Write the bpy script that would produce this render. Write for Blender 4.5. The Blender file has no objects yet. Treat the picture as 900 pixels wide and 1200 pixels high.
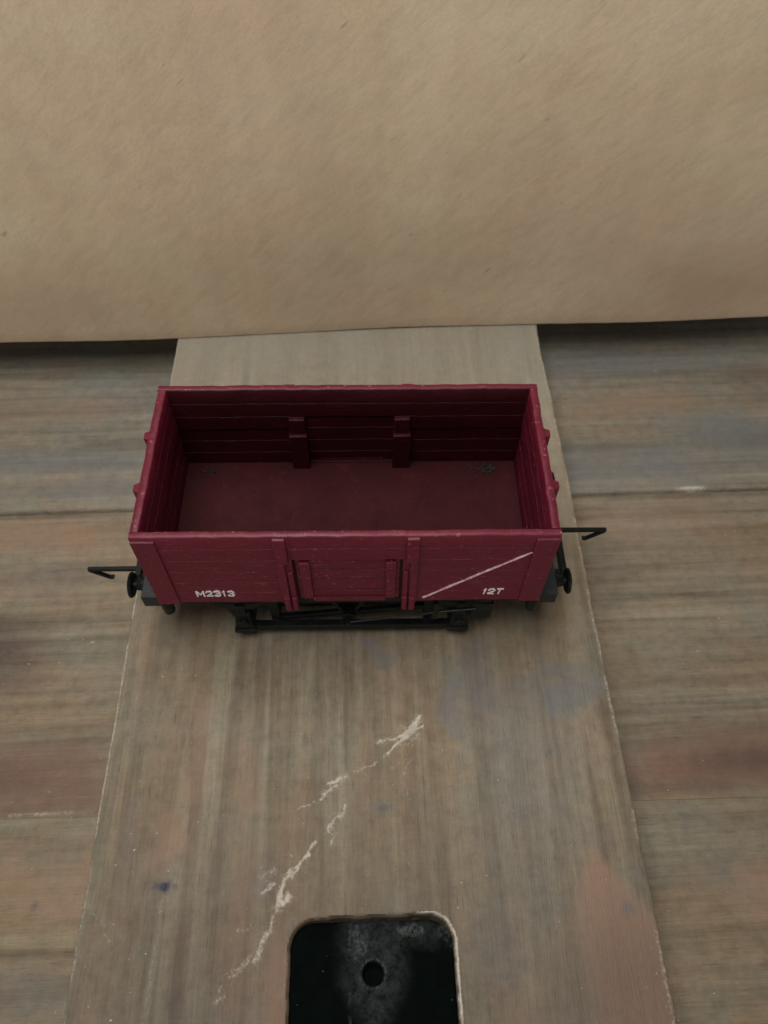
import bpy, bmesh, math, random
import numpy as np
from mathutils import Vector, Matrix
random.seed(7)
S = 0.001                      # everything below is written in millimetres
scene = bpy.context.scene
COL = scene.collection

# ------------------------------------------------------------------ helpers
class MB:
    """collects solids (mm) and links them as one mesh object"""
    def __init__(self): self.v = []; self.f = []
    def add(self, verts, faces):
        n = len(self.v); self.v += [tuple(p) for p in verts]
        self.f += [tuple(i + n for i in f) for f in faces]
    def box(self, x0, x1, y0, y1, z0, z1):
        x0, x1 = sorted((x0, x1)); y0, y1 = sorted((y0, y1)); z0, z1 = sorted((z0, z1))
        v = [(x, y, z) for x in (x0, x1) for y in (y0, y1) for z in (z0, z1)]
        self.add(v, [(0,1,3,2),(4,6,7,5),(0,4,5,1),(2,3,7,6),(0,2,6,4),(1,5,7,3)])
    def hexa(self, bottom, top):
        v = list(bottom) + list(top); n = len(bottom)
        self.add(v, [tuple(range(n))[::-1], tuple(range(n, 2*n))] + [(i, (i+1) % n, (i+1) % n + n, i + n) for i in range(n)])
    def sweep(self, prof, a, b, step, axis, wob=0.0, seed=0):
        """closed profile of (u, w) pairs swept along x or y; wob shakes it a little"""
        n = max(1, int(abs(b - a) / step)); rings = []
        rnd = random.Random(seed); ph = [rnd.uniform(0, 6.28) for _ in range(6)]
        for i in range(n + 1):
            t = a + (b - a) * i / n
            for (u, w) in prof:
                d = wob * (math.sin(t*.31+ph[0]) + .7*math.sin(t*.83+ph[1]) + .5*math.sin(t*1.9+ph[2]) + .35*math.sin(t*3.3+ph[5])) / 2
                e = wob * (math.sin(t*.27+ph[3]) + .7*math.sin(t*1.1+ph[4])) / 2
                rings.append((t, u + e, w + d) if axis == 'x' else (u + e, t, w + d))
        m = len(prof); F = [tuple(range(m)), tuple(range(n*m, n*m + m))[::-1]]
        for i in range(n):
            for k in range(m):
                F.append((i*m + k, i*m + (k+1) % m, (i+1)*m + (k+1) % m, (i+1)*m + k))
        self.add(rings, F)
    def cyl(self, p, q, r0, r1=None, n=20):
        r1 = r0 if r1 is None else r1
        p, q = Vector(p), Vector(q); d = (q - p).normalized()
        a = d.orthogonal().normalized(); b = d.cross(a)
        v = [p + r0*(a*math.cos(2*math.pi*i/n) + b*math.sin(2*math.pi*i/n)) for i in range(n)]
        v += [q + r1*(a*math.cos(2*math.pi*i/n) + b*math.sin(2*math.pi*i/n)) for i in range(n)]
        self.add(v, [tuple(range(n))[::-1], tuple(range(n, 2*n))] + [(i, (i+1) % n, (i+1) % n + n, i + n) for i in range(n)])
    def lathe(self, p, d, prof, n=32):
        """profile of (distance along d, radius)"""
        p, d = Vector(p), Vector(d).normalized(); a = d.orthogonal().normalized(); b = d.cross(a); v = []
        for (t, r) in prof:
            for i in range(n):
                an = 2*math.pi*i/n; v.append(p + d*t + r*(a*math.cos(an) + b*math.sin(an)))
        F = [tuple(range(n))[::-1], tuple(range((len(prof)-1)*n, len(prof)*n))]
        for k in range(len(prof)-1):
            for i in range(n): F.append((k*n+i, k*n+(i+1) % n, (k+1)*n+(i+1) % n, (k+1)*n+i))
        self.add(v, F)
    def build(self, name, mat, parent=None, bevel=0.0, loc=(0, 0, 0), ang=35):
        me = bpy.data.meshes.new(name)
        L = Vector(loc)
        me.from_pydata([tuple((Vector(p) - L) * S) for p in self.v], [], self.f)
        bm = bmesh.new(); bm.from_mesh(me); bmesh.ops.recalc_face_normals(bm, faces=bm.faces); bm.to_mesh(me); bm.free()
        me.polygons.foreach_set('use_smooth', [True]*len(me.polygons)); me.set_sharp_from_angle(angle=math.radians(ang))
        o = bpy.data.objects.new(name, me); COL.objects.link(o); me.materials.append(mat)
        o.location = L * S
        if parent: o.parent = parent
        if bevel:
            m = o.modifiers.new('bevel', 'BEVEL'); m.width = bevel * S; m.segments = 2; m.limit_method = 'ANGLE'; m.angle_limit = math.radians(40)
        return o

def tag(o, label, cat, group=None):
    o['label'] = label; o['category'] = cat
    if group: o['group'] = group
    return o

# value noise on arrays, used to shape boards and to lay out their stains
def vnoise(x, y, seed):
    xi = np.floor(x).astype(np.int64); yi = np.floor(y).astype(np.int64); fx = x - xi; fy = y - yi
    fx = fx*fx*(3-2*fx); fy = fy*fy*(3-2*fy)
    def h(a, b):
        n = (a*374761393 + b*668265263 + seed*974634777) & 0x7fffffff
        n = ((n ^ (n >> 13)) * 1274126177) & 0x7fffffff
        return ((n ^ (n >> 16)) & 0xffff) / 65535.0
    return (h(xi, yi)*(1-fx) + h(xi+1, yi)*fx)*(1-fy) + (h(xi, yi+1)*(1-fx) + h(xi+1, yi+1)*fx)*fy
def fbm(x, y, seed, oct=4):
    s = 0; a = .5; t = 0
    for k in range(oct):
        s = s + a*vnoise(x*2**k, y*2**k, seed + k*17); t += a; a *= .5
    return s / t
def sm(e0, e1, x):
    t = np.clip((x - e0) / (e1 - e0), 0, 1); return t*t*(3-2*t)
def segd(x, y, pts):
    d = np.full(x.shape, 1e9)
    for (a, b), (c, e) in zip(pts[:-1], pts[1:]):
        vx, vy = c-a, e-b; t = np.clip(((x-a)*vx + (y-b)*vy) / (vx*vx+vy*vy+1e-9), 0, 1)
        d = np.minimum(d, np.hypot(x-a-t*vx, y-b-t*vy))
    return d
def blob(x, y, cx, cy, rx, ry, seed, rough=.6, scale=.25, rot=0.):
    c, s = math.cos(rot), math.sin(rot); u = (x-cx)*c + (y-cy)*s; v = -(x-cx)*s + (y-cy)*c
    d = np.hypot(u/rx, v/ry) + rough*(fbm(x*scale, y*scale, seed) - .5)*2
    return 1 - sm(.25, 1.25, d)

def sheet(name, xs, ys, Z, thick, mat, attrs, parent=None, X=None, Y=None):
    """a solid board whose top is the height field Z on the grid xs, ys"""
    nx, ny = len(xs), len(ys)
    if X is None: X, Y = np.meshgrid(xs, ys)
    top = np.stack([X, Y, Z], -1).reshape(-1, 3)
    idx = np.arange(nx*ny).reshape(ny, nx)
    quads = np.stack([idx[:-1, :-1], idx[:-1, 1:], idx[1:, 1:], idx[1:, :-1]], -1).reshape(-1, 4)
    loop = np.concatenate([idx[0, :], idx[1:, -1], idx[-1, -2::-1], idx[-2:0:-1, 0]])
    low = top[loop].copy(); low[:, 2] = -thick
    n0 = len(top); k = len(loop); lo = n0 + np.arange(k)
    side = np.stack([loop, lo, np.roll(lo, -1), np.roll(loop, -1)], -1)
    V = np.concatenate([top, low]) * S
    me = bpy.data.meshes.new(name)
    nf = len(quads) + k
    me.vertices.add(len(V)); me.vertices.foreach_set('co', V.astype(np.float32).ravel())
    L = np.concatenate([quads.ravel(), side.ravel(), lo[::-1]])
    me.loops.add(len(L)); me.loops.foreach_set('vertex_index', L.astype(np.int32))
    st = np.concatenate([np.arange(nf)*4, [nf*4]]); me.polygons.add(nf + 1)
    me.polygons.foreach_set('loop_start', st.astype(np.int32))
    me.update(calc_edges=True); me.validate()
    me.polygons.foreach_set('use_smooth', [True]*len(me.polygons)); me.set_sharp_from_angle(angle=math.radians(55))
    for an, A in attrs.items():
        at = me.attributes.new(an, 'FLOAT', 'POINT')
        at.data.foreach_set('value', np.concatenate([A.reshape(-1), A.reshape(-1)[loop]]).astype(np.float32))
    me.materials.append(mat)
    o = bpy.data.objects.new(name, me); COL.objects.link(o)
    if parent: o.parent = parent
    return o

# ------------------------------------------------------------------ node helpers
class NT:
    def __init__(self, name):
        self.m = bpy.data.materials.new(name); self.m.use_nodes = True
        self.t = self.m.node_tree; self.n = self.t.nodes; self.b = self.n['Principled BSDF']
        tc = self.n.new('ShaderNodeTexCoord'); v = self.n.new('ShaderNodeVectorMath'); v.operation = 'SCALE'; v.inputs[3].default_value = 1000
        self.t.links.new(tc.outputs['Object'], v.inputs[0]); self.co = v.outputs[0]
    def link(self, a, b): self.t.links.new(a, b)
    def put(self, sock, v):
        if isinstance(v, bpy.types.NodeSocket): self.link(v, sock)
        elif isinstance(v, tuple) and len(v) == 3 and sock.type == 'RGBA': sock.default_value = (*v, 1)
        else: sock.default_value = v
    def noise(self, scale, detail=4, rough=.6, dist=0., off=(0, 0, 0), rot=0.):
        mp = self.n.new('ShaderNodeMapping'); mp.inputs['Scale'].default_value = scale; mp.inputs['Location'].default_value = off
        nz = self.n.new('ShaderNodeTexNoise'); nz.inputs['Scale'].default_value = 1; nz.inputs['Detail'].default_value = detail
        nz.inputs['Roughness'].default_value = rough; nz.inputs['Distortion'].default_value = dist
        src = self.co
        if rot:
            r0 = self.n.new('ShaderNodeMapping'); r0.inputs['Rotation'].default_value = rot if isinstance(rot, tuple) else (0, 0, rot)
            self.link(src, r0.inputs[0]); src = r0.outputs[0]
        self.link(src, mp.inputs[0]); self.link(mp.outputs[0], nz.inputs['Vector']); return nz.outputs['Fac']
    def ramp(self, f, stops):
        r = self.n.new('ShaderNodeValToRGB'); self.put(r.inputs[0], f); e = r.color_ramp.elements
        while len(e) < len(stops): e.new(.5)
        for el, (p, c) in zip(e, stops): el.position = p; el.color = (c, c, c, 1) if not isinstance(c, tuple) else (*c, 1)
        return r.outputs[0]
    def mix(self, f, a, b, mode='MIX'):
        m = self.n.new('ShaderNodeMix'); m.data_type = 'RGBA'; m.blend_type = mode
        self.put(m.inputs[0], f); self.put(m.inputs[6], a); self.put(m.inputs[7], b); return m.outputs[2]
    def math(self, op, a, b=0., c=None, clamp=False):
        m = self.n.new('ShaderNodeMath'); m.operation = op; m.use_clamp = clamp; self.put(m.inputs[0], a); self.put(m.inputs[1], b)
        if c is not None: self.put(m.inputs[2], c)
        return m.outputs[0]
    def attr(self, name):
        a = self.n.new('ShaderNodeAttribute'); a.attribute_name = name; return a.outputs['Fac']
    def bump(self, h, dist, strength=1.0):
        b = self.n.new('ShaderNodeBump'); b.inputs['Distance'].default_value = dist*S; b.inputs['Strength'].default_value = strength
        self.link(h, b.inputs['Height']); self.link(b.outputs[0], self.b.inputs['Normal'])
    def out(self, color, rough=.6, spec=.5):
        self.put(self.b.inputs['Base Color'], color); self.put(self.b.inputs['Roughness'], rough)
        self.b.inputs['Specular IOR Level'].default_value = spec
        return self.m

# ------------------------------------------------------------------ materials
def wood_material(name, along, c_light, c_dark, c_warm, c_grey, off):
    """weathered sawn timber, fibres along 'x' or 'y'"""
    w = NT(name)
    st = lambda a, c: (a, c, .2) if along == 'x' else (c, a, .2)
    slow = w.noise(st(.010, .06), 4, .55, 0, off)
    band = w.noise(st(.012, .22), 5, .62, .6, off)
    grain = w.noise(st(.035, .9), 5, .65, .3, off)
    fibre = w.noise(st(.35, 5.), 3, .7, 0, off)
    patch = w.noise((.05, .05, .05), 4, .6, 0, (off[0]+31, off[1]-12, 0))
    fleck = w.noise((1.1, 1.1, 1.1), 2, .5, 0, off)
    col = w.mix(w.ramp(band, [(.40, 0.), (.60, 1.)]), c_dark, c_light)
    col = w.mix(w.math('MULTIPLY', w.ramp(slow, [(.40, 0.), (.62, 1.)]), .75), col, c_warm)
    col = w.mix(w.math('MULTIPLY', w.ramp(patch, [(.45, 0.), (.66, 1.)]), .65), col, c_grey)
    col = w.mix(1., col, w.ramp(grain, [(.28, .87), (.5, 1.), (.75, 1.065)]), 'MULTIPLY')
    col = w.mix(1., col, w.ramp(fibre, [(.25, .86), (.5, 1.), (.8, 1.11)]), 'MULTIPLY')
    ring = w.noise(st(.010, .40), 3, .5, .5, (off[0]+4, off[1]+33, 0))
    col = w.mix(1., col, w.ramp(ring, [(.34, .90), (.5, 1.), (.66, 1.05)]), 'MULTIPLY')
    tint = w.noise(st(.055, .13), 5, .62, .4, (off[0]+61, off[1]+7, 0))
    col = w.mix(1., col, w.ramp(tint, [(.36, (.965, 1.02, 1.01)), (.5, (1., 1., 1.)), (.64, (1.05, .995, .97))]), 'MULTIPLY')
    saw = w.noise((2.6, .30, .2) if along == 'x' else (.30, 2.6, .2), 4, .65, .4, off)
    col = w.mix(1., col, w.ramp(saw, [(.3, .93), (.5, 1.), (.72, 1.05)]), 'MULTIPLY')
    mott = w.noise((.33, .33, .33), 5, .68, 0, (off[1], off[0], 0))
    col = w.mix(1., col, w.ramp(mott, [(.32, .82), (.5, 1.), (.68, 1.11)]), 'MULTIPLY')
    pore = w.noise(st(.20, 2.6), 3, .6, .2, (off[0]+8, off[1]+21, 0))
    col = w.mix(1., col, w.ramp(pore, [(.29, .66), (.38, 1.), (.68, 1.), (.78, 1.14)]), 'MULTIPLY')
    # stains, knocks, paler areas and painted shade laid out on the board itself
    br = w.noise((.9, .9, .9), 4, .7, 0, off)
    def stain(col, an, c, k):
        f = w.math('MULTIPLY', w.attr(an), w.math('MULTIPLY_ADD', br, .9, .5), clamp=True)
        return w.mix(w.math('MULTIPLY', f, k), col, c)
    col = stain(col, 'pale_tone', (.31, .29, .235), .75)
    col = stain(col, 'stain_red', (.150, .075, .055), .72)
    col = stain(col, 'stain_warm', (.285, .172, .115), .78)
    col = stain(col, 'stain_blue', (.128, .132, .140), .6)
    col = stain(col, 'stain_shade_dark', (.045, .036, .034), .72)
    col = stain(col, 'ink', (.016, .022, .052), 1.)
    fib = w.noise((1.9, 1.9, 1.9), 5, .75, .6, off)
    sc = w.math('ADD', w.attr('scrape'), w.math('MULTIPLY', w.math('SUBTRACT', fib, .5), 2.1))
    sc = w.math('MULTIPLY', w.ramp(sc, [(.18, 0.), (.85, 1.)]), w.ramp(w.attr('scrape'), [(.0, 0.), (.30, 1.)]))
    col = w.mix(w.math('MULTIPLY', sc, w.ramp(mott, [(.3, .45), (.62, .85)])), col, w.mix(br, (.46, .40, .32), (.64, .59, .50)))
    col = w.mix(w.ramp(fleck, [(.735, 0.), (.78, .7)]), col, (.55, .5, .42))
    col = w.mix(w.ramp(w.noise(st(.5, 1.3), 2, .5, 0, (off[1]+5, off[0]+9, 0)), [(.20, .8), (.245, 0.)]), col, (.05, .04, .035))
    h = w.math('ADD', w.math('ADD', w.math('MULTIPLY', grain, .8), w.math('MULTIPLY', pore, .8)), w.math('MULTIPLY', fibre, .5))
    w.bump(h, .22, .8)
    rough = w.math('MULTIPLY_ADD', patch, -.25, .72)
    return w.out(col, rough, .22)

M_board = wood_material('board_wood', 'y', (.232, .189, .130), (.136, .104, .069), (.212, .153, .096), (.180, .162, .122), (3, 17, 0))
M_brown = wood_material('brown_plank_wood', 'x', (.224, .185, .131), (.132, .103, .071), (.205, .147, .092), (.185, .165, .128), (41, 5, 0))
M_olive = wood_material('olive_plank_wood', 'x', (.205, .172, .119), (.122, .097, .066), (.215, .151, .090), (.165, .150, .120), (123, 61, 0))
M_grey = wood_material('grey_plank_wood', 'x', (.238, .212, .163), (.145, .130, .100), (.226, .175, .120), (.192, .188, .166), (9, 77, 0))

def plastic(name, c, c2, chip, rough, grime_shade=None, chip_at=.70, spec=.27, rub=.24):
    p = NT(name)
    big = p.noise((.12, .12, .12), 4, .6); fine = p.noise((1.6, 1.6, 1.6), 4, .65); spk = p.noise((1.05, 1.05, 1.3), 3, .55, 0, (7, 3, 1))
    col = p.mix(p.ramp(big, [(.35, 0.), (.65, 1.)]), c, c2)
    col = p.mix(1., col, p.ramp(fine, [(.3, .86), (.7, 1.12)]), 'MULTIPLY')
    col = p.mix(p.ramp(spk, [(chip_at, 0.), (chip_at+.035, .8)]), col, chip)
    sc = p.noise((.28, .28, .9), 5, .7, 1.2, (2, 9, 4)); col = p.mix(p.math('MULTIPLY', p.ramp(sc, [(.56, 0.), (.70, .5)]), fine), col, chip)
    # rubbed edges: the bevelled arrises are a little paler
    bv = p.n.new('ShaderNodeBevel'); bv.samples = 4; bv.inputs['Radius'].default_value = .35*S
    geo = p.n.new('ShaderNodeNewGeometry'); dt = p.n.new('ShaderNodeVectorMath'); dt.operation = 'DOT_PRODUCT'
    p.link(bv.outputs[0], dt.inputs[0]); p.link(geo.outputs['Normal'], dt.inputs[1])
    edge = p.ramp(dt.outputs['Value'], [(.80, 1.), (.985, 0.)])
    col = p.mix(p.math('MULTIPLY', edge, p.ramp(fine, [(.38, .0), (.68, rub)])), col, chip)
    if grime_shade:
        col = p.mix(p.math('MULTIPLY', p.ramp(p.noise((.3, .3, .3), 4, .6, 0, (4, 4, 4)), [(.5, 0.), (.75, 1.)]), .5), col, grime_shade)
    p.bump(p.math('ADD', p.math('MULTIPLY', fine, .6), p.noise((.5, .5, 6), 3, .6)), .06, .7)
    return p.out(col, p.ramp(big, [(.3, rough-.07), (.7, rough+.09)]), spec)
M_red = plastic('maroon_plastic', (.090, .0058, .0160), (.108, .0072, .0195), (.28, .075, .095), .42, None, .66)
M_floor = plastic('wagon_floor_plastic', (.036, .0075, .0085), (.029, .0064, .0072), (.060, .019, .019), .62, (.030, .010, .010), .74); M_floor.node_tree.nodes['Principled BSDF'].inputs['Specular IOR Level'].default_value = .05
M_inner = plastic('shaded_inside_plastic', (.030, .0030, .0052), (.038, .0038, .0064), (.11, .030, .038), .46, None, .72, .2, .06)  # darker maroon copy, standing in for shade inside the wagon
M_beam = plastic('greyish_black_plastic', (.009, .010, .011), (.018, .020, .022), (.09, .095, .10), .45, None, .72, .25)  # slightly greyer black for the buffer beams
M_black = plastic('black_plastic', (.0025, .0036, .0032), (.005, .0066, .006), (.045, .052, .05), .40, None, .73, .17)
M_steel = plastic('dull_metal', (.16, .16, .165), (.10, .10, .105), (.4, .4, .4), .35); M_steel.node_tree.nodes['Principled BSDF'].inputs['Metallic'].default_value = .7
w = NT('white_lettering_paint'); wn = w.noise((2.2, 2.2, 2.2), 3, .6)
M_white = w.out(w.mix(w.ramp(wn, [(.35, 0.), (.65, 1.)]), (.72, .66, .66), (.52, .42, .44)), .6)
w = NT('pinkish_stripe_paint'); wn = w.noise((1.2, 1.2, 1.2), 3, .6)
M_pink = w.out(w.mix(w.ramp(wn, [(.38, 0.), (.62, 1.)]), (.68, .50, .55), (.46, .22, .27)), .55)
w = NT('grey_fluff'); M_fluff = w.out(w.mix(w.noise((2, 2, 2)), (.006, .008, .006), (.020, .023, .016)), .9)

w = NT('insert_black_plastic')
n1 = w.noise((.35, .35, .35), 4, .6); n2 = w.noise((2.2, 1.5, 1), 4, .65); n3 = w.noise((.9, .9, .9), 5, .7, .5)
col = w.mix(w.ramp(n1, [(.3, 0.), (.7, 1.)]), (.0010, .0020, .0017), (.0020, .0034, .0029))
grey_patch = w.math('MULTIPLY', w.attr('grey_patch'), w.ramp(n3, [(.34, .15), (.62, 1.)]))
col = w.mix(grey_patch, col, (.024, .028, .028))
col = w.mix(w.math('MULTIPLY', w.attr('scrape'), w.ramp(n2, [(.40, 0.), (.70, .55)])), col, (.15, .16, .15))
col = w.mix(w.ramp(w.noise((1.3, 1.3, 1.3), 2, .5, 0, (8, 2, 0)), [(.745, 0.), (.79, .5)]), col, (.10, .12, .115))
w.bump(w.math('ADD', n2, w.math('MULTIPLY', n3, .6)), .10, .6)
M_insert = w.out(col, w.math('MULTIPLY_ADD', w.attr('grey_patch'), .0, .78), .02)

w = NT('cardboard')
dg = (0, math.radians(42), 0)
c1 = w.noise((.034, .02, .034), 5, .62); c2 = w.noise((.15, .2, .46), 4, .62, .5, (0, 0, 0), dg); c3 = w.noise((1.1, 1., 2.6), 5, .8, 0, (0, 0, 0), dg)
c4 = w.noise((.16, .16, .012), 3, .5); c5 = w.noise((.17, .3, .55), 2, .5, 0, (3, 8, 1), dg)
col = w.mix(w.ramp(c1, [(.36, 0.), (.64, 1.)]), (.425, .325, .222), (.475, .378, .268))
col = w.mix(w.math('MULTIPLY', w.ramp(w.noise((.013, .01, .02), 3, .5, 0, (60, 0, 20)), [(.42, 0.), (.62, 1.)]), .6), col, (.43, .318, .228))
col = w.mix(1., col, w.ramp(c2, [(.28, .91), (.5, 1.), (.72, 1.055)]), 'MULTIPLY')
col = w.mix(1., col, w.ramp(c3, [(.25, .86), (.75, 1.11)]), 'MULTIPLY')
col = w.mix(1., col, w.ramp(c4, [(.35, .975), (.65, 1.02)]), 'MULTIPLY')
hue = w.noise((.05, .05, .07), 4, .6, 0, (11, 0, 40))
col = w.mix(1., col, w.mix(w.ramp(hue, [(.36, 0.), (.64, 1.)]), (1.02, .99, .965), (.985, 1.0, .98)), 'MULTIPLY')
def brown_patch(cx, cz, rx, rz, k):
    global col
    sp = w.n.new('ShaderNodeSeparateXYZ'); w.link(w.co, sp.inputs[0])
    u = w.math('DIVIDE', w.math('SUBTRACT', sp.outputs[0], cx), rx); v = w.math('DIVIDE', w.math('SUBTRACT', sp.outputs[2], cz), rz)
    d = w.math('ADD', w.math('SQRT', w.math('ADD', w.math('MULTIPLY', u, u), w.math('MULTIPLY', v, v))), w.math('MULTIPLY', w.math('SUBTRACT', hue, .5), .9))
    col = w.mix(w.ramp(d, [(.15, k), (1., 0.)]), col, (.30, .20, .125))
brown_patch(97, 13, 32, 16, .5); brown_patch(-78, 12, 40, 22, .32)  # browner patches at both lower corners of the front
col = w.mix(w.ramp(c5, [(.225, .5), (.27, 0.)]), col, (.20, .15, .12))
w.bump(w.math('ADD', w.math('MULTIPLY', c2, .55), w.math('ADD', w.math('MULTIPLY', c3, .35), w.math('MULTIPLY', c4, .2))), .30, .45)
M_card = w.out(col, .72, .25)

# ------------------------------------------------------------------ the wooden board the wagon stands on
T = 14.0                                             # board thickness
xs = np.arange(-48.6, 53.41, .27); ys = np.arange(-140, 120, .27)
t = (xs - xs[0]) / (xs[-1] - xs[0])
X, Y = np.meshgrid(xs, ys)
eL = -47.4 + .35*(fbm(ys*.05, ys*0, 3) - .5)*2 + .35*(vnoise(ys*.5, ys*0, 5) - .5)*.35
eR = 51.8 + .5*(fbm(ys*.045, ys*0, 11) - .5)*2 + .2*(vnoise(ys*.5, ys*0, 12) - .5)
Xb = eL[:, None] + (eR - eL)[:, None]*t[None, :]
def slot_sdf(x, y, grow=0.):
    cx, hw = 2.65, 14.1 + grow; top = -68.7 + grow; r = 4.6
    qx = np.abs(x - cx) - (hw - r); qy = y - (top - r)
    return np.hypot(np.maximum(qx, 0), np.maximum(qy, 0)) + np.minimum(np.maximum(qx, qy), 0) - r
sd = slot_sdf(Xb, Y) + .16*(vnoise(Xb*.9, Y*.9, 21) - .5) + .5*np.exp(-((Y+69)/1.2)**2)*(vnoise(Xb*.6, Y*0, 22) - .7)
dE = np.minimum(Xb - eL[:, None], eR[:, None] - Xb)
Z = -np.where(dE < .9, .8*(1 - np.sqrt(np.clip(1 - (1 - np.clip(dE/.9, 0, 1))**2, 0, 1))), 0)
Z += .10*(fbm(Xb*.5, Y*.03, 31) - .5) + .12*(fbm(Xb*.08, Y*.02, 33) - .5)
Z += -4.2*(1 - sm(-.75, .12, sd))
Zchip = (1 - sm(0., 1.5, sd))*sm(-.4, .2, sd)
Z -= .25*Zchip*vnoise(Xb*.8, Y*.8, 24)
scr = np.zeros_like(Z)
jx = Xb + 1.1*(fbm(Xb*.8, Y*.8, 41) - .5); jy = Y + 1.1*(fbm(Xb*.8, Y*.8, 42) - .5)
def stroke(pts, w0, k, seed):
    global scr
    d = segd(jx, jy, pts); ww = .52*w0*(.45 + 1.1*vnoise(Xb*.55, Y*.55, seed))
    a = (1 - sm(ww*.25, ww*1.45, d)) * k * sm(.12, .52, vnoise(Xb*1.9, Y*1.9, seed+3)*.6 + vnoise(Xb*.7, Y*.7, seed+5)*.6)
    halo = .34*k*(1 - sm(ww, ww*3.2 + .8, d))*sm(.25, .7, vnoise(Xb*.5, Y*.5, seed+8))
    scr = np.maximum(scr, np.maximum(a, halo))
stroke([(12.6, -34.1), (10.6, -36.9), (6.4, -40.9)], .62, 1., 50)
stroke([(13.2, -36.0), (10.1, -37.6), (4.7, -38.9)], .42, .9, 51)
stroke([(11.9, -35.6), (9.6, -38.3)], 1.35, 1., 52)
stroke([(4.6, -42.6), (0.0, -44.3)], .5, .55, 53)
stroke([(-1.8, -45.3), (-5.2, -46.5)], .62, .85, 54)
stroke([(-3.7, -46.6), (-6.4, -49.0)], .42, .75, 55)
stroke([(-7.7, -49.6), (-11.5, -51.4)], .35, .5, 56)
stroke([(10.4, -42.3), (8.7, -46.5), (9.9, -48.7)], .6, .24, 57)
stroke([(10.4, -42.3), (6.3, -44.4)], .7, .2, 58)
stroke([(1.8, -45.0), (4.7, -46.4), (9.0, -46.6)], .7, .18, 59)
stroke([(-1.5, -50.5), (-3.7, -52.8), (-4.9, -54.8)], 1.0, .55, 60)
stroke([(-3.7, -55.1), (-4.6, -57.1)], .6, .4, 61)
stroke([(-7.3, -56.8), (-8.9, -58.9), (-11.6, -61.9), (-13.1, -64.0), (-13.9, -67.3)], .8, .70, 62)
stroke([(-8.4, -58.4), (-11.6, -62.0)], .8, .75, 72)
stroke([(-11.9, -65.3), (-13.6, -66.9)], 1.25, .8, 63)
stroke([(-13.9, -67.3), (-15.0, -71.0), (-16.3, -72.8), (-17.0, -75.1)], .9, .52, 64)
stroke([(-15.4, -71.7), (-16.8, -74.6)], 1.2, .42, 73)
stroke([(-18.5, -70.0), (-19.8, -70.3), (-21.0, -72.0)], .6, .35, 65)
stroke([(-17.8, -74.5), (-21.1, -77.1), (-22.6, -80.4)], 1.3, .38, 66)
stroke([(-14.6, -63.1), (-16.3, -64.9)], .8, .6, 67)
stroke([(-11.6, -61.0), (-12.5, -62.1)], .7, .7, 68)
stroke([(-14.0, -60.8), (-17.2, -62.2)], 1.5, .26, 69)
stroke([(-45.2, -66.9), (-43.0, -69.0), (-41.7, -71.5)], .4, .3, 70)
stroke([(-33.4, -65.5), (-33.9, -75.5), (-34.6, -86.)], .6, .22, 71)
scr = np.maximum(scr,   .62*(1 - sm(.05, .5, np.abs(Xb - eL[:, None] - .3)))*sm(.25, .5, vnoise(Y*.14, Y*0, 80)+.12*(Y < 0)))
scr = np.maximum(scr, .36*(1 - sm(.05, .6, np.abs(Xb - eL[:, None] - .35)))*sm(-44, -52, Y)*sm(.2, .5, vnoise(Y*.2, Y*0, 84)))
scr = np.maximum(scr, .35*(1 - sm(.2, .8, np.abs(Xb - eR[:, None] + .45)))*sm(.35, .6, vnoise(Y*.2, Y*0, 81)))
ring = (1 - sm(.05, .34, np.abs(sd - .16)))
scr = np.maximum(scr, ring*(.05 + .95*sm(8, 12, Xb)*1.)*sm(.28, .55, vnoise(Xb*.6, Y*.6, 83) + .35*(Xb > 10)))
warm = blob(Xb, Y, -12.9, -82, 2.4, 16, 90, .3)*1.2 + blob(Xb, Y, -34, -56, 3.5, 7, 91)*.6 + blob(Xb, Y, -30, -40, 2.2, 18, 92)*.4 + blob(Xb, Y, -20, -60, 3, 30, 93)*.35
wtri = sm(0, 3.0, (-57.0 - Y)*.72 - np.abs(Xb - 43.2 - (-57 - Y)*-.02) + 2.*(fbm(Xb*.3, Y*.3, 95)-.5))
warm = np.maximum(warm, 1.0*wtri*(.3 + .7*sm(36, 42, Xb)))
warm = np.maximum(warm, .8*(1 - sm(.2, 1.2, np.abs(sd + .2)))*(Y < -69)*(Y > -90)*0)
blue = blob(Xb, Y, 19.6, -34, 3., 8, 100, 1., .35)*.95 + blob(Xb, Y, 43.0, -29, 8, 7, 101, 1., .33)*.95 + blob(Xb, Y, 5.5, -20.5, 5, 2.6, 102, 1., .4, -.7)*.85 + blob(Xb, Y, 25, -26, 5, 10, 103)*.55 \
     + blob(Xb, Y, 47.0, -68.7, 1.7, 1.5, 104)*1. + blob(Xb, Y, -16.0, -63.0, 3.0, 4.5, 105)*.45 + blob(Xb, Y, 34, -46, 12, 20, 106)*.45 + blob(Xb, Y, 5, -51, 2.4, 1.4, 107)*.7 \
     + blob(Xb, Y, 24, -75, 6, 9, 108)*.45 + blob(Xb, Y, -41, -58, 2, 12, 109)*.4
dark = blob(Xb, Y, 36.3, -59.5, 1.3, 4.2, 110, .9, .7)*.5 + blob(Xb, Y, 5.3, -50.9, 1.9, .8, 111, .8, .8)*.5 + blob(Xb, Y, 11.4, -55, .7, 2.2, 112)*.3 + blob(Xb, Y, 46.9, -68.8, .9, .8, 113)*.45 \
     + blob(Xb, Y, 33, -76, 3.5, 10, 115)*.18 + blob(Xb, Y, -30.2, -53.5, .35, 1.6, 114)*.55
ink = blob(Xb, Y, -33.3, -63.1, 1.8, 1.25, 120, .5, .9)
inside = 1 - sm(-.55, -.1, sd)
dark = np.maximum(dark, .85*inside*sm(-1.2, -3.0, Z))
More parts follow.
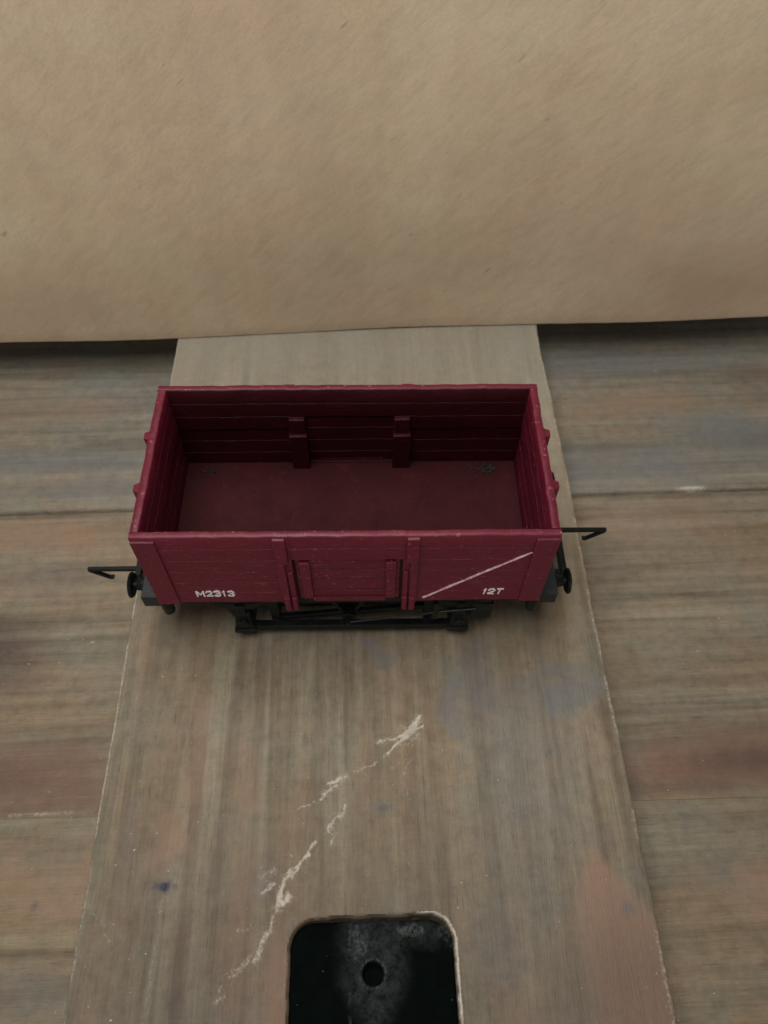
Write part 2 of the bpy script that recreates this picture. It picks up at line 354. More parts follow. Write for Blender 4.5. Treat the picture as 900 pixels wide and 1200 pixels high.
warm = np.maximum(warm, .5*inside)
zero = np.zeros_like(Z)
pale_tone = sm(15, 75, Y)*(.55 + .45*fbm(Xb*.12, Y*.03, 140)) + .35*blob(Xb, Y, 46, 25, 8, 40, 141)  # board grows paler towards the far end
grime_shade = .72*sm(-38, -88, Y)*(.4 + .9*fbm(Xb*.07, Y*.05, 142))  # broad shade painted into the colour of the near end
dark = np.maximum(dark, np.clip(grime_shade, 0, .7))
board = sheet('wooden_board', xs, ys, Z, T, M_board, dict(scrape=scr, pale_tone=np.clip(pale_tone, 0, 1), stain_red=zero, stain_warm=np.clip(warm, 0, 1), stain_blue=np.clip(blue, 0, 1), stain_shade_dark=np.clip(dark, 0, 1), ink=ink), X=Xb, Y=Y)
tag(board, 'scraped wooden board under the maroon wagon, with a black plate let into its near end', 'board')

# black plate let into the slot, with its screw hole
gx = np.arange(-12.2, 17.6, .2); gy = np.arange(-150, -68.0, .2)
PX, PY = np.meshgrid(gx, gy)
# squash the grid's far corners into the slot's rounded outline
r = 4.6; hw = 14.1; cx = 2.65; topy = -69.35
hwy = np.where(gy > topy - r, hw - r + np.sqrt(np.clip(r*r - (gy - (topy - r))**2, 0.01, None)), hw)
hwy = np.where(gy > topy, 6., hwy)
PX = cx + (PX - cx) / ((gx[-1]-gx[0])/2) * hwy[:, None]; PY = np.minimum(PY, topy)
hole = np.hypot(PX - 2.75, PY + 77.2)
PZ = -1.55 - 2.2*(1 - sm(1.55, 1.95, hole)) + .10*np.exp(-((hole - 2.35)/.4)**2)
bandm = sm(-1.7, -1.0, PX)*(1 - sm(5.0, 8.5, PX + .25*(PY + 77)))
PZ = PZ - .30*bandm*sm(-98, -90, PY) + .10*(fbm(PX*.3, PY*.3, 130) - .5)
pe = np.minimum(np.minimum(PX - (cx - hwy[:, None]), (cx + hwy[:, None]) - PX), topy - PY)
PZ -= .5*(1 - sm(0, .6, pe))
greym = bandm*(1 - sm(-82, -86, PY))*(1-sm(0, 1, 0*PX))*sm(-90, -81, PY)*.85*(1 - .0*PX)
tip = 1 - sm(-1.2, 3.2, np.abs(PX - 2.9) - np.clip((PY + 85.5)*.62, 0, 4.2))
greym = tip*np.where(PY > -85.5, 1, 0)*.95  # grey wedge narrowing towards the near end
greym = np.maximum(greym, blob(PX, PY, 9, -71.5, 7, 2.6, 135)*.65)
greym *= sm(1.6, 2.0, hole)
scm = np.exp(-((hole - 2.05)/.28)**2)*(.35 + .65*sm(.2, .7, vnoise(PX*.7, PY*.7, 131)))*.8
scm = np.maximum(scm, (1 - sm(.1, .45, np.abs(PX + 1.2)))*(PY > -86)*sm(.4, .6, vnoise(PX*.8, PY*.4, 132))*.5)
scm = np.maximum(scm, blob(PX, PY, 9.0, -71.0, 2.6, 1.1, 133, .9, .8)*.9)
scm = np.maximum(scm, blob(PX, PY, .5, -72.6, 1.7, 2.4, 134, .9, .8)*.8)
scm = np.maximum(scm, blob(PX, PY, 15.3, -71.5, 1.4, 2.5, 136, .9, .8)*.7)
plate = sheet('inset_plate', gx, gy, PZ, 6.2, M_insert, dict(grey_patch=greym, scrape=scm), parent=board, X=PX, Y=PY)
plate['label'] = 'black plate with a round screw hole, let into the board'

# ------------------------------------------------------------------ planks under the board
def plank(name, y0, y1, mat, tilt, stains, seed, s0=0., s1=0., drop=0., e0=.8, e1=.8):
    xs = np.arange(-230, 230.1, 1.0); ys = np.concatenate([np.arange(y0, y1, .7), [y1]])
    X, Y = np.meshgrid(xs, ys)
    amp = 1. if s1 == 0 else 0.
    top = y1 + s1*xs + amp*(.25*(fbm(xs*.03, xs*0, seed) - .5)*2 + .2*(vnoise(xs*.4, xs*0, seed+1) - .5))
    bot = y0 + s0*xs + (0. if s0 else 1.)*.25*(fbm(xs*.03, xs*0, seed+2) - .5)*2
    tt = (ys - y0) / (y1 - y0)
    Y = bot[None, :] + (top - bot)[None, :]*tt[:, None]
    dE = np.minimum(Y - bot[None, :], top[None, :] - Y)
    d0, d1 = Y - bot[None, :], top[None, :] - Y
    Z = -np.where(d0 < e0, .75*e0*(1 - d0/e0)**2, 0) - np.where(d1 < e1, .75*e1*(1 - d1/e1)**2, 0) + .14*(fbm(X*.02, Y*.3, seed+4) - .5)
    at = dict(scrape=np.zeros_like(Z), pale_tone=np.zeros_like(Z), stain_red=np.zeros_like(Z), stain_warm=np.zeros_like(Z), stain_blue=np.zeros_like(Z), stain_shade_dark=np.zeros_like(Z), ink=np.zeros_like(Z))
    for (an, cx, cy, rx, ry, k, rough, sc) in stains:
        cx, cy = 3.28 + (cx-3.28)*1.0252, -85.76 + (cy+85.76)*1.0252
        c, s = math.cos(-tilt), math.sin(-tilt); u, v = cx*c - cy*s, cx*s + cy*c
        at[an] = np.clip(np.maximum(at[an], k*blob(X, Y*1.0 + 0*X, u, v, rx, ry, seed + int(abs(cx*7+cy)) % 50, rough, sc)), 0, 1)
    o = sheet(name, xs, ys, Z, 16, mat, at, X=X, Y=Y)
    o.location = (0, 0, -T*S - .0002 - drop*S); o.rotation_euler.z = tilt
    return o
tilt = math.radians(.98)
brown = plank('wooden_plank', -47.7, 27.45, M_brown, tilt, [
    ('stain_red', -72, -40.5, 34, 8.5, 1., .35, .12), ('stain_shade_dark', -88, -41, 24, 6, .75, .4, .12), ('stain_shade_dark', -80, -13, 17, 10, .8, .4, .1), ('stain_red', -88, -14, 22, 12, .8, .4, .1),
    ('stain_red', 78, -41.5, 38, 7.5, 1., .35, .12), ('stain_shade_dark', 86, -41, 16, 3.6, .65, .5, .15), ('stain_shade_dark', 60, -46.6, 30, 2.2, .5, .5, .2), ('stain_red', 0, -44, 160, 3.5, .7, .5, .1),
    ('stain_blue', -72, 4, 14, 7, .4, .5, .1), ('stain_shade_dark', -68, -23, 22, .7, .4, .5, .3), ('scrape', -66, -48.2, 24, .4, .4, .6, .3), ('scrape', -57.8, -11.3, .9, .5, .9, .5, .8),
    ('stain_shade_dark', -62.5, -5.7, 3.2, .8, .28, .5, .4), ('stain_warm', -80, 17, 30, 5, .5, .5, .1), ('stain_warm', 75, 16, 30, 8, .35, .5, .1)], 200, s0=-.0173, e0=.12)
tag(brown, 'middle plank of three lying crosswise, with a red-brown band along its near edge', 'plank', 'planks lying crosswise under the board')
olive = plank('wooden_plank', -150, -47.73, M_olive, tilt, [
    ('stain_warm', -58, -62, 22, 7, .5, .8, .16), ('stain_warm', 80, -66, 20, 7, .5, .8, .16), ('stain_shade_dark', 84, -78, 14, 2.2, .5, .5, .15), ('stain_blue', -58, -77, 14, 6, .45, .5, .12),
    ('scrape', 87, -51.5, .5, .5, .9, .5, .8), ('ink', -59.6, -64.2, .4, .9, .8, .5, .8)], 400, s1=-.0173, drop=.05, e1=.12)
tag(olive, 'olive-brown rough plank lying crosswise, nearest the viewer of the three planks', 'plank', 'planks lying crosswise under the board')
grey = plank('wooden_plank', 28.05, 190, M_grey, tilt, [
    ('stain_blue', -76, 39, 30, 5.0, .85, .4, .12), ('stain_blue', -62, 31, 30, 4, .8, .5, .12), ('stain_blue', 78, 35, 36, 9, .9, .4, .1), ('stain_blue', 100, 45, 20, 9, .75, .4, .1),
    ('stain_blue', 80, 72, 36, 6, .8, .4, .1), ('stain_warm', -80, 57, 26, 7, .45, .5, .1), ('stain_warm', 74, 56, 26, 6, .5, .5, .1), ('scrape', 86, 27.2, 4.5, .9, .9, .4, .5),
    ('stain_shade_dark', 67, 41, 18, 1.6, .3, .6, .15), ('stain_red', 112, 66, 8, 7, .35, .5, .12)], 300)
tag(grey, 'grey weathered plank lying crosswise under the cardboard box, farthest of the three planks', 'plank', 'planks lying crosswise under the board')

# ------------------------------------------------------------------ cardboard box standing on the board
def cardboard_box():
    W2, D, H, th = 190, 130, 150, 3.0
    nx, nz = 96, 40
    mb = MB()
    # front wall: a softly waving corrugated sheet with a rounded bottom fold
    rows = []
    zs = [0.0 + H*(k/nz) for k in range(nz+1)]
    prof = [(.5, .0), (.25, .03), (.08, .14), (.015, .4)] + [(0., z) for z in zs if z > 2.0]
    V = []
    for i in range(nx+1):
        x = -W2 + 2*W2*i/nx
        for (y, z) in prof:
            wv = .45*math.sin(x*.045+1.) + .25*math.sin(x*.021 + z*.05) + .012*z
            zz = z + .12*math.sin(x*.05+.5) + .08*math.sin(x*.13) + .05*math.sin(x*.6)
            V.append((x, y + wv, zz))
    m = len(prof); off = len(V)
    Vi = [(x, y + th, max(z, th)) if k % m >= 3 else (x, y + th, th) for k, (x, y, z) in enumerate(V)]
    F = []
    for i in range(nx):
        for k in range(m-1):
            a = i*m + k; F.append((a, a+m, a+m+1, a+1)); F.append((a+off, a+1+off, a+m+1+off, a+m+off))
        a = i*m + m - 1; F.append((a, a+m, a+m+off, a+off))
    mb.add(V + Vi, F)
    front = mb
    o = bpy.data.objects.new('cardboard_box', None); COL.objects.link(o)
    front.build('front_panel', M_card, o, 0, ang=60)
    b = MB(); b.box(-W2, W2, D-th, D, .3, H); b.build('back_panel', M_card, o)
    for s in (-1, 1):
        b = MB(); b.box(s*W2, s*(W2-th), th+1.2, D-th, .3, H); b.build('side_panel', M_card, o)
    b = MB(); b.box(-W2+th, W2-th, 2.4, D-th, .15, th); b.build('bottom_panel', M_card, o)
    for s, nm in ((0, 'flap'), (1, 'flap')):
        b = MB(); y0, y1 = (.4, D/2-.4) if s == 0 else (D/2+.4, D-.2); b.box(-W2, W2, y0+1.2, y1, H+.2, H+.2+th); b.build(nm, M_card, o)
    o.location = (0, 75.1*S, .0002)
    o.rotation_euler.z = math.radians(1.47)
    return o
cbox = cardboard_box()
tag(cbox, 'plain brown cardboard box standing on the far end of the board behind the wagon', 'cardboard box')

# ------------------------------------------------------------------ the toy wagon
H0, HB, L2, W2 = 17.5, 22.79, 36.0, 17.17          # body bottom, body height, half length, half width
wagon = bpy.data.objects.new('toy_wagon', None); COL.objects.link(wagon)
wagon.rotation_euler.z = math.radians(-.8816)
tag(wagon, 'maroon plastic model railway open wagon with black underframe and white lettering', 'toy wagon')
def zb(z): return H0 + z
NP = 6; PH = HB / NP
def wall_profile(out, inn, z0, z1, s, rimr=.22):
    """(y, z) outline of a planked side wall, grooved on both faces; s is the side it faces"""
    gd, gw = .14, .13
    o = [(out, z0)]; i = [(inn + (.30*s if abs(out - inn) > 1.2 and z0 < 1 else 0), z0)]
    for k in range(1, NP):
        z = k*PH
        if z0 + .4 < z < z1 - .4:
            o += [(out, z-gw), (out-gd*s, z-gw*.3), (out-gd*s, z+gw*.3), (out, z+gw)]
            lo = .30*s if (k <= 3 and abs(out - inn) > 1.2) else 0; hi = .30*s if (k < 3 and abs(out - inn) > 1.2) else 0
            i += [(inn+lo, z-gw), (inn+gd*.7*s+lo, z-gw*.3), (inn+gd*.7*s+hi, z+gw*.3), (inn+hi, z+gw)]
    o += [(out, z1-rimr), (out-rimr*s*.35, z1-rimr*.35), (out-rimr*s, z1)]; i += [(inn, z1-rimr), (inn+rimr*s*.35, z1-rimr*.35), (inn+rimr*s, z1)]
    return [(y, zb(z)) for (y, z) in o + i[::-1]]
th_s, th_e = 1.4, 1.5
dx = 9.75                                            # half width of the side door
shade_inside_later = []
for s in (-1, 1):
    out, inn = s*W2, s*(W2-th_s)
    b = MB()
    b.sweep(wall_profile(out, inn, 0, HB, s), -L2, -dx, 1.2, 'x', .10, 1+s)
    b.sweep(wall_profile(out, inn, 0, HB, s), dx, L2, 1.2, 'x', .10, 5+s)
    b.sweep(wall_profile(out, inn, 4*PH+.15, HB, s), -dx, dx, 1.2, 'x', .10, 9+s)
    side = b.build('side_panel', M_red, wagon, loc=(0, s*W2, H0))
    shade_inside_later.append((side, 0, -s))
    # corner plates
    for e in (-1, 1):
        b = MB(); b.hexa([(e*L2*.999, out-.02*s, zb(.0)), (e*32.0, out-.02*s, zb(.0)), (e*32.0, out-.02*s, zb(HB-.9)), (e*L2*.999, out-.02*s, zb(HB-.9))],
                         [(e*L2*.999, out+.42*s, zb(.02)), (e*32.05, out+.42*s, zb(.02)), (e*32.0, out+.42*s, zb(HB-1.0)), (e*L2*.999, out+.42*s, zb(HB-1.0))])
        p = b.build('corner_plate', M_red, wagon, .08); p.parent = side; p.location = -Vector((0, s*W2, H0))*S
    # drop door: thinner and set back, so it leaves a ledge above it inside
    b = MB(); do, di = s*(W2-.48), s*(W2-.92)
    b.sweep(wall_profile(do, di, .6, 4*PH-.02, s), -dx+.55, dx-.55, 1.2, 'x', .05, 13+s)
    b.box(-6.8, 6.7, s*(W2-.25), s*(W2-1.05), zb(-.45), zb(1.25))
    door = b.build('drop_door', M_red, wagon, loc=(0, s*W2, H0))
    shade_inside_later.append((door, 0, -s))
    for x0, x1 in ((-8.5, -6.75), (6.75, 8.5)):
        b = MB(); b.box(x0, x1, s*(W2-.5), s*(W2+.28), zb(1.55), zb(14.4)); b.cyl((( x0+x1)/2, s*(W2+.2), zb(3.4)), ((x0+x1)/2, s*(W2+.5), zb(3.4)), .38, n=10); b.cyl(((x0+x1)/2, s*(W2+.2), zb(12.6)), ((x0+x1)/2, s*(W2+.5), zb(12.6)), .38, n=10)
        p = b.build('strap', M_red, wagon, .12); p.parent = door; p.location = -Vector((0, s*W2, H0))*S
    # posts beside the door: a stout head over a slimmer lower half, with a pair of hinge knuckles
    for e in (-1, 1):
        b = MB()
        b.hexa([(e*10.15, s*(W2-.1), zb(15.0)), (e*12.45, s*(W2-.1), zb(15.0)), (e*12.45, s*(W2-.1), zb(HB-.35)), (e*10.15, s*(W2-.1), zb(HB-.35))],
               [(e*10.25, s*(W2+.95), zb(15.3)), (e*12.35, s*(W2+.95), zb(15.3)), (e*12.35, s*(W2+.55), zb(HB-.45)), (e*10.25, s*(W2+.55), zb(HB-.45))])
        b.box(e*11.05, e*12.4, s*(W2-.1), s*(W2+.75), zb(.2), zb(15.1))
        b.box(e*9.85, e*10.75, s*(W2-.35), s*(W2+.55), zb(.2), zb(11.5))
        b.build('door_post', M_red, wagon, .16)
        b = MB()
        for x0, x1 in ((9.8, 10.8), (11.05, 12.25)):
            b.cyl((e*(x0+x1)/2, s*(W2+.42), zb(-2.2)), (e*(x0+x1)/2, s*(W2+.42), zb(2.6)), (x1-x0)/2+.05, n=14)
            b.box(e*x0, e*x1, s*(W2-.3), s*(W2+.42), zb(-1.9), zb(2.3))
        b.build('hinge', M_red, wagon, .14)
        # stepped brackets on the inner face
        b = MB(); b.box(e*8.9, e*12.0, s*(W2-th_s+.5), s*(W2-th_s-1.0), zb(.4), zb(15.15)); b.box(e*8.7, e*12.25, s*(W2-th_s+.4), s*(W2-th_s-1.75), zb(.4), zb(11.0))
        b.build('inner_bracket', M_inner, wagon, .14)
    if s == -1: front_side = side

def shade_inside(o, nx, ny):
    # painted shade: a darker second material slot on the inner faces
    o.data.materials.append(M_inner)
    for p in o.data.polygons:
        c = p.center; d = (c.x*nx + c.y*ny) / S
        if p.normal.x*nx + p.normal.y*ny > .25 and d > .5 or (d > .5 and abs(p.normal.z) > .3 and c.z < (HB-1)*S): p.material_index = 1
# ends with two stanchions each
for e in (-1, 1):
    b = MB()
    prof = [(x, z) for (x, z) in wall_profile(e*L2, e*(L2-th_e), 0, HB, e)]
    b.sweep(prof, -W2+th_s*.96, W2-th_s*.96, 1.0, 'y', .10, 20+e)
    end = b.build('end_panel', M_red, wagon, loc=(e*L2, 0, H0))
    for y in (-5.9, 5.9):
        b = MB()
        b.hexa([(e*(L2-.1), y-.95, zb(-.2)), (e*(L2+1.1), y-.8, zb(-.2)), (e*(L2+1.1), y+.8, zb(-.2)), (e*(L2-.1), y+.95, zb(-.2))],
               [(e*(L2-.1), y-1.2, zb(HB-1.0)), (e*(L2+1.35), y-.65, zb(HB-1.25)), (e*(L2+1.35), y+.65, zb(HB-1.25)), (e*(L2-.1), y+1.2, zb(HB-1.0))])
        p = b.build('end_post', M_red, wagon, .12); p.parent = end; p.location = -Vector((e*L2, 0, H0))*S

for args in shade_inside_later: shade_inside(*args)
# floor with boards
b = MB(); b.box(-L2+th_e*.9, L2-th_e*.9, -W2+th_s*1.02, W2-th_s*1.02, zb(-.3), zb(.55))
for s in (-1, 1): b.box(-dx-.4, dx+.4, s*(W2-th_s-.2), s*(W2-.9), zb(-.32), zb(.8))
floor_ = b.build('floor', M_floor, wagon)
# bits of fluff caught in the far corners
def fluff(cx, cy, r, n, seed):
    rnd = random.Random(seed); b = MB()
    for _ in range(n):
        a, d = rnd.uniform(0, 6.28), r*math.sqrt(rnd.random()); x, y = cx + d*math.cos(a), cy + d*.7*math.sin(a)
        l = rnd.uniform(.1, .45); an = rnd.uniform(0, 6.28); z0 = zb(.58)+rnd.uniform(0, .25)
        b.cyl((x, y, z0), (x + l*math.cos(an), y + l*math.sin(an), z0 + rnd.uniform(0, .35)), rnd.uniform(.06, .2), n=6)
    b.build('fluff', M_fluff, wagon).parent = floor_
fluff(28.6, 13.4, 1.7, 60, 1); fluff(26.5, 14.2, 2.4, 16, 3); fluff(-29.8, 13.4, 1.3, 16, 2)

# white lettering and the diagonal stripe on the near side
STROKES = {'M': [[(0, 0), (0, 1), (.5, .35), (1, 1), (1, 0)]], '2': [[(0, .78), (.2, 1), (.75, 1), (.95, .75), (.8, .5), (.05, 0), (1, 0)]],
           '3': [[(0, .9), (.3, 1), (.75, 1), (.95, .78), (.7, .54), (.35, .54)], [(.7, .54), (1, .28), (.75, 0), (.25, 0), (0, .12)]],
           '1': [[(.5, 0), (.5, 1)], [(.5, 1), (.2, .78)]], 'T': [[(0, 1), (1, 1)], [(.5, 1), (.5, 0)]]}
def lettering(text, x0, z0, h, adv, sw, slant, seed):
    rnd = random.Random(seed); b = MB(); y0, y1 = -W2 - .12, -W2 + .1; x = x0; w = sw
    for ch in text:
        cw = adv*(.40 if ch == '1' else .72) * (1.18 if ch == 'M' else 1)
        for line in STROKES[ch]:
            P = [(x + u*cw + slant*v*h + rnd.uniform(-.03, .03), z0 + v*h + rnd.uniform(-.04, .04)) for u, v in line]
            for (ax, az), (bx, bz) in zip(P[:-1], P[1:]):
                d = Vector((bx-ax, bz-az)); l = d.length or 1; d /= l; nn = Vector((-d.y, d.x))*w/2*rnd.uniform(.85, 1.15); ee = d*w*.35
                q = [(ax-ee.x+nn.x, az-ee.y+nn.y), (ax-ee.x-nn.x, az-ee.y-nn.y), (bx+ee.x-nn.x, bz+ee.y-nn.y), (bx+ee.x+nn.x, bz+ee.y+nn.y)]
                yy = y0 - rnd.uniform(0, .03)
                b.hexa([(u, y1, zb(v)) for u, v in q], [(u, yy, zb(v)) for u, v in q])
        x += cw + adv*.29
    p = b.build('lettering', M_white, wagon); p.parent = front_side; p.location = -Vector((0, -W2, H0))*S
lettering('M2313', -28.3, 2.5, 1.75, 1.50, .28, .0, 3)
lettering('12T', 24.9, 2.5, 1.7, 1.45, .28, .14, 4)
b = MB(); A, B = Vector((13.75, 1.15)), Vector((31.9, 17.3)); n = 60; P = []
rnd = random.Random(9)
for i in range(n+1):
    c = A + (B-A)*i/n; d = (B-A).normalized(); nn = Vector((-d.y, d.x)); wv = .27 + .04*math.sin(i*.5) + rnd.uniform(-.03, .03) - .12*(i/n)
    P.append((c + nn*wv, c - nn*wv))
for i in range(n):
    q = [P[i][0], P[i][1], P[i+1][1], P[i+1][0]]
    b.hexa([(u.x, -W2+.1, zb(u.y)) for u in q], [(u.x, -W2-.12, zb(u.y)) for u in q])
p = b.build('painted_stripe', M_pink, wagon); p.parent = front_side; p.location = -Vector((0, -W2, H0))*S

# underframe -------------------------------------------------------------
b = MB(); b.box(-L2+.6, L2-.6, -13.2, 13.2, zb(-1.6), zb(-.35)); b.box(-15.0, 15.0, -12.0, 12.0, zb(-12.2), zb(-1.5))
b.box(-15, -12, -12.5, 12.5, zb(-7.5), zb(-1.5)); b.box(12, 15, -12.5, 12.5, zb(-7.5), zb(-1.5))
b.build('underframe', M_black, wagon, .1)
AX = 21.7                                            # half the wheelbase
for s in (-1, 1):
    b = MB(); b.box(-L2+.4, L2-.4, s*16.2, s*13.0, zb(-2.6), zb(-.05))
    b.build('solebar', M_black, wagon, .12)
    for e in (-1, 1):
        cx = e*AX; g = MB(); y0, y1 = s*13.2, s*14.6
        # W-shaped axle guard
        g.hexa([(cx-4.6, y0, zb(-2.5)), (cx+4.6, y0, zb(-2.5)), (cx+1.9, y0, zb(-12.6)), (cx-1.9, y0, zb(-12.6))], [(cx-4.6, y1, zb(-2.5)), (cx+4.6, y1, zb(-2.5)), (cx+1.9, y1, zb(-12.6)), (cx-1.9, y1, zb(-12.6))])
        ag = g.build('axle_guard', M_black, wagon, .1)
        a = MB(); a.hexa([(cx-2.0, s*14.2, zb(-13.9)), (cx+2.0, s*14.2, zb(-13.9)), (cx+1.7, s*14.2, zb(-7.2)), (cx-1.7, s*14.2, zb(-7.2))],
                         [(cx-1.9, s*16.6, zb(-13.7)), (cx+1.9, s*16.6, zb(-13.7)), (cx+1.4, s*16.2, zb(-7.6)), (cx-1.4, s*16.2, zb(-7.6))])
        a.cyl((cx, s*16.2, zb(-10.6)), (cx, s*17.0, zb(-10.6)), 1.1, n=16); a.box(cx-2.2, cx+2.2, s*14.4, s*16.9, zb(-14.3), zb(-13.2))
        a.build('axlebox', M_black, wagon, .15).parent = ag
        sp = MB()
        for k in range(4):
            l = 7.2 - 1.5*k; z = -3.9 - .62*k
            pts = [(-l, z+1.2-.25*k), (-l*.5, z+.3), (0, z), (l*.5, z+.3), (l, z+1.2-.25*k)]
            for (u, v), (u2, v2) in zip(pts[:-1], pts[1:]):
                sp.hexa([(cx+u, s*14.5, zb(v)), (cx+u2, s*14.5, zb(v2)), (cx+u2, s*14.5, zb(v2+.55)), (cx+u, s*14.5, zb(v+.55))], [(cx+u, s*16.0, zb(v)), (cx+u2, s*16.0, zb(v2)), (cx+u2, s*16.0, zb(v2+.55)), (cx+u, s*16.0, zb(v+.55))])
        sp.box(cx-.9, cx+.9, s*14.5, s*16.3, zb(-7.3), zb(-3.5))
        sp.build('leaf_spring', M_black, wagon).parent = ag
        if e == -s: hb = MB(); hb.hexa([(cx+e*2.0, s*14.6, zb(-4)), (cx+e*6.4, s*14.6, zb(-4)), (cx+e*6.2, s*14.6, zb(-9.6)), (cx+e*2.2, s*14.6, zb(-9.9))], [(cx+e*2.0, s*16.2, zb(-4)), (cx+e*6.4, s*16.2, zb(-4)), (cx+e*6.2, s*16.2, zb(-9.6)), (cx+e*2.2, s*16.2, zb(-9.9))]); hb.build('brake_block', M_black, wagon, .12).parent = ag
        # step-shaped lug under the solebar near the beam
        k = MB(); k.cyl((e*35.5, s*15.9, zb(-1.0)), (e*35.5, s*15.9, zb(-5.7)), 1.25, 1.1, n=16); k.build('lug', M_black, wagon, .2)
    # brake gear: V hanger, push rods, two brake shoes, long safety bar and the hand lever
    g = MB(); y0, y1 = s*13.4, s*14.4
    for d in (-1, 1): g.hexa([(-.6+d*4.2, y0, zb(-2.4)), (-.6+d*5.2, y0, zb(-2.4)), (-.6+d*.9, y0, zb(-11.5)), (-.6+d*.1, y0, zb(-11.5))], [(-.6+d*4.2, y1, zb(-2.4)), (-.6+d*5.2, y1, zb(-2.4)), (-.6+d*.9, y1, zb(-11.5)), (-.6+d*.1, y1, zb(-11.5))])
    g.cyl((-.6, s*13.0, zb(-10.9)), (-.6, s*15.3, zb(-10.9)), 1.3, n=16)
    g.hexa([(-.6, y0, zb(-11.8)), (-.6, y0, zb(-10.4)), (15.3, y0, zb(-7.6)), (15.3, y0, zb(-8.8))], [(-.6, y1, zb(-11.8)), (-.6, y1, zb(-10.4)), (15.3, y1, zb(-7.6)), (15.3, y1, zb(-8.8))])
    g.hexa([(-.6, y0, zb(-11.4)), (-.6, y0, zb(-10.0)), (-15.3, y0, zb(-12.4)), (-15.3, y0, zb(-13.6))], [(-.6, y1, zb(-11.4)), (-.6, y1, zb(-10.0)), (-15.3, y1, zb(-12.4)), (-15.3, y1, zb(-13.6))])
    for d in (-1, 1): g.box(d*14.6, d*16.4, s*10.2, s*14.6, zb(-13.0), zb(-4.6))
    g.box(-AX+1.5, AX-1.5, s*14.6, s*16.1, zb(-14.6), zb(-12.9))
    bg = g.build('brake_gear', M_black, wagon, .1)
    lv = MB(); LP = [(-.8, -10.6), (8, -8.6), (17.5, -6.4), (24.5, -5.2)]
    for (u, v), (u2, v2) in zip(LP[:-1], LP[1:]): lv.cyl((u, s*16.5, zb(v)), (u2, s*16.5, zb(v2)), .26, n=8)
    lv.cyl((-.8, s*15.6, zb(-10.6)), (-.8, s*17.2, zb(-10.6)), .62, n=12); lv.box(16.2, 17.0, s*15.4, s*17.0, zb(-8.6), zb(-2.4))
    lv.build('brake_lever', M_black, wagon).parent = bg
for e in (-1, 1):
    ax = MB(); cz = 6.7; cx = e*AX; ax.cyl((cx, -14.6, cz), (cx, 14.6, cz), .9, n=16)
    wset = ax.build('wheelset', M_steel, wagon)
    for s in (-1, 1):
        wh = MB(); wh.lathe((cx, s*7.2, cz), (0, s, 0), [(-.1, 1.2), (-.1, 6.4), (.1, 6.7), (.5, 6.7), (.8, 6.2), (2.6, 6.0), (2.6, 5.0), (2.1, 4.8), (2.1, 1.6), (2.9, 1.4)], 40)
        wh.build('wheel', M_black, wagon).parent = wset
    # headstock with two buffers and the coupling
    h = MB(); h.box(e*(L2-.5), e*(L2+4.2), -15.6, 15.6, zb(-4.6), zb(-.9))
    for y in (-14.2, -7.6, 7.6, 14.2): h.cyl((e*(L2+4.1), y, zb(-3.7)), (e*(L2+4.6), y, zb(-3.7)), .45, n=8)
    h.build('buffer_beam', M_beam, wagon, .18)
    for y in (-11.9, 11.9):
        sh = MB(); sh.lathe((e*(L2+4.1), y, zb(-2.55)), (e, 0, 0), [(0, 1.7), (.5, 1.65), (.7, 1.2), (1.7, 1.05), (1.7, .75), (2.6, .75)], 24)
        shank = sh.build('buffer', M_black, wagon)
        hd = MB(); hd.lathe((e*(L2+6.4), y, zb(-2.55)), (e, 0, 0), [(0, .7), (.05, 2.35), (.35, 2.6), (.62, 2.55), (.85, 1.9), (.98, .9), (1.0, .05)], 36)
        hd.build('buffer_head', M_black, wagon).parent = shank
    cy = e*4.35; z = zb(-9.3); c = MB()
    tipx = 55.0
    c.hexa([(e*30, cy-.52, z-.6), (e*tipx, cy-.40, z-.42), (e*tipx, cy+.40, z-.42), (e*30, cy+.52, z-.6)], [(e*30, cy-.52, z+.52), (e*tipx, cy-.40, z+.42), (e*tipx, cy+.40, z+.42), (e*30, cy+.52, z+.52)])
    for (u, v), (u2, v2) in (((tipx-.1, .3), (tipx-3.9, -3.1)), ((tipx-3.7, -3.0), (tipx-4.7, -2.9))):
        c.hexa([(e*u, cy-.42, z+v), (e*u2, cy-.42, z+v2), (e*u2, cy+.42, z+v2), (e*u, cy+.42, z+v)], [(e*(u+.15), cy-.42, z+v-.85), (e*(u2+.15), cy-.42, z+v2-.75), (e*(u2+.15), cy+.42, z+v2-.75), (e*(u+.15), cy+.42, z+v-.85)])
    cp = c.build('coupling_hook', M_black, wagon, .15)
    br = MB(); br.box(e*43.6, e*44.8, -6.2, 6.2, z-1.4, z+.9)
    for y in (-5.6, 5.6): br.box(e*33, e*44.0, y-.5, y+.5, z-1.2, z-.2)
    br.build('bumper_bar', M_black, wagon, .12).parent = cp
    st = MB(); st.box(e*28, e*35, -3.2, 3.2, z-.6, zb(-1.5)); st.build('coupling_mount', M_black, wagon, .1).parent = cp

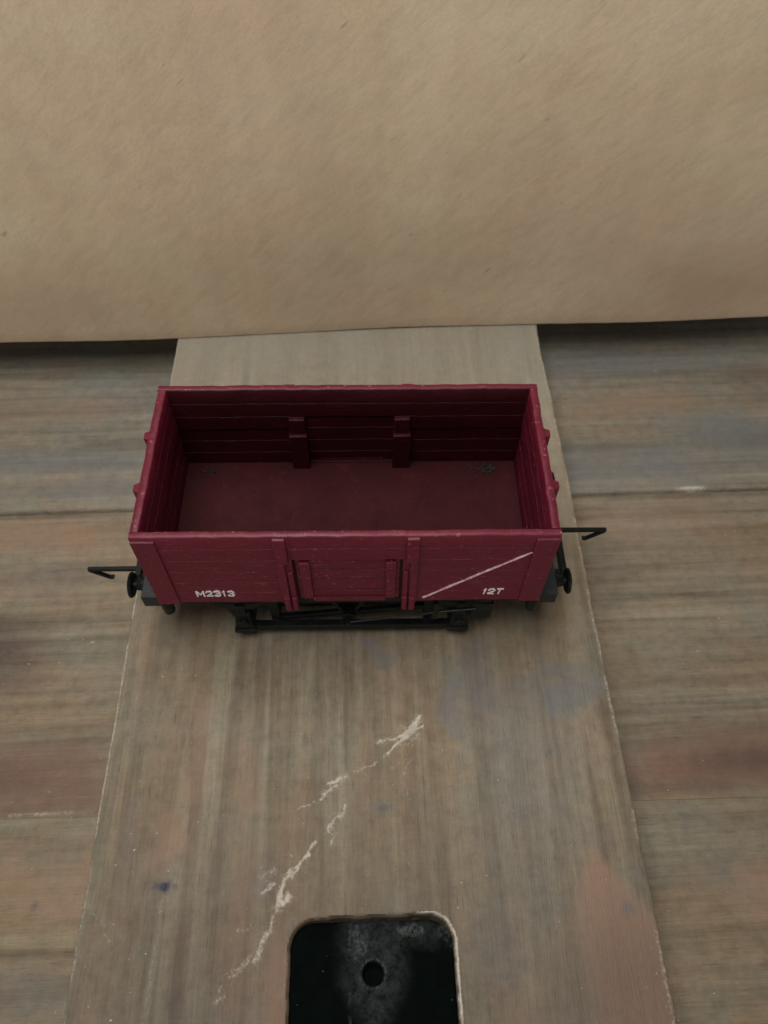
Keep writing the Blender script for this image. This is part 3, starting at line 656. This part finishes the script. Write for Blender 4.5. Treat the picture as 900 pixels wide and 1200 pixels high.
# ------------------------------------------------------------------ camera (fitted to the photograph's lines)
cam = bpy.data.cameras.new('camera'); co = bpy.data.objects.new('camera', cam); COL.objects.link(co); scene.camera = co
rt = Vector((0.9995367, -0.02965413, 0.00685632)); up = Vector((0.02070944, 0.82770176, 0.56078598)); fw = Vector((0.02230461, 0.56038418, -0.82793241))
co.matrix_world = Matrix(((rt.x, up.x, -fw.x, 3.28304e-3), (rt.y, up.y, -fw.y, -85.76064e-3), (rt.z, up.z, -fw.z, 148.684794e-3), (0, 0, 0, 1)))
cam.sensor_fit = 'HORIZONTAL'; cam.lens = 5.6; cam.sensor_width = 5.6*900/905.752
cam.clip_start = .005; cam.clip_end = 20
cam.dof.use_dof = True; cam.dof.focus_distance = .132; cam.dof.aperture_fstop = 7.5

# ------------------------------------------------------------------ light: an added overhead panel and a bright low background
world = bpy.data.worlds.new('World'); scene.world = world; world.use_nodes = True
ENV_LOW, ENV_BASE = 1.58, .006
wt = world.node_tree; bg = wt.nodes['Background']
# background shaped for the light: bright low band, almost dark overhead, dim below
tc = wt.nodes.new('ShaderNodeTexCoord'); sx = wt.nodes.new('ShaderNodeSeparateXYZ'); wt.links.new(tc.outputs['Generated'], sx.inputs[0])
def wrange(src, a, b, c, d):
    mr = wt.nodes.new('ShaderNodeMapRange'); mr.interpolation_type = 'SMOOTHSTEP'
    for k, v in zip((1, 2, 3, 4), (a, b, c, d)): mr.inputs[k].default_value = v
    wt.links.new(src, mr.inputs[0]); return mr.outputs[0]
def wmath(op, a, b):
    m = wt.nodes.new('ShaderNodeMath'); m.operation = op; wt.links.new(a, m.inputs[0])
    if isinstance(b, float): m.inputs[1].default_value = b
    else: wt.links.new(b, m.inputs[1])
    return m.outputs[0]
low = wmath('MULTIPLY', wrange(sx.outputs['Z'], .10, .36, ENV_LOW, 0.), wrange(sx.outputs['Z'], -.25, .05, .25, 1.))
wt.links.new(wmath('ADD', low, ENV_BASE), bg.inputs[1]); bg.inputs[0].default_value = (1., .975, .93, 1)
def area(name, loc, aim, sx, sy, power, color):
    l = bpy.data.lights.new(name, 'AREA'); l.shape = 'RECTANGLE'; l.size = sx; l.size_y = sy; l.energy = power; l.color = color
    o = bpy.data.objects.new(name, l); COL.objects.link(o); o.location = loc
    o.rotation_euler = (Vector(aim) - Vector(loc)).to_track_quat('-Z', 'Y').to_euler(); return o
area('added_overhead_light', (-.04, -.012, .32), (-.01, -.012, 0), .28, .18, 1.27, (1., .985, .95))  # unseen panel added close overhead to light the board and wagon

scene.view_settings.view_transform = 'Standard'; scene.view_settings.look = 'None'
scene.view_settings.exposure = 0; scene.view_settings.gamma = 1
scene.cycles.max_bounces = 6
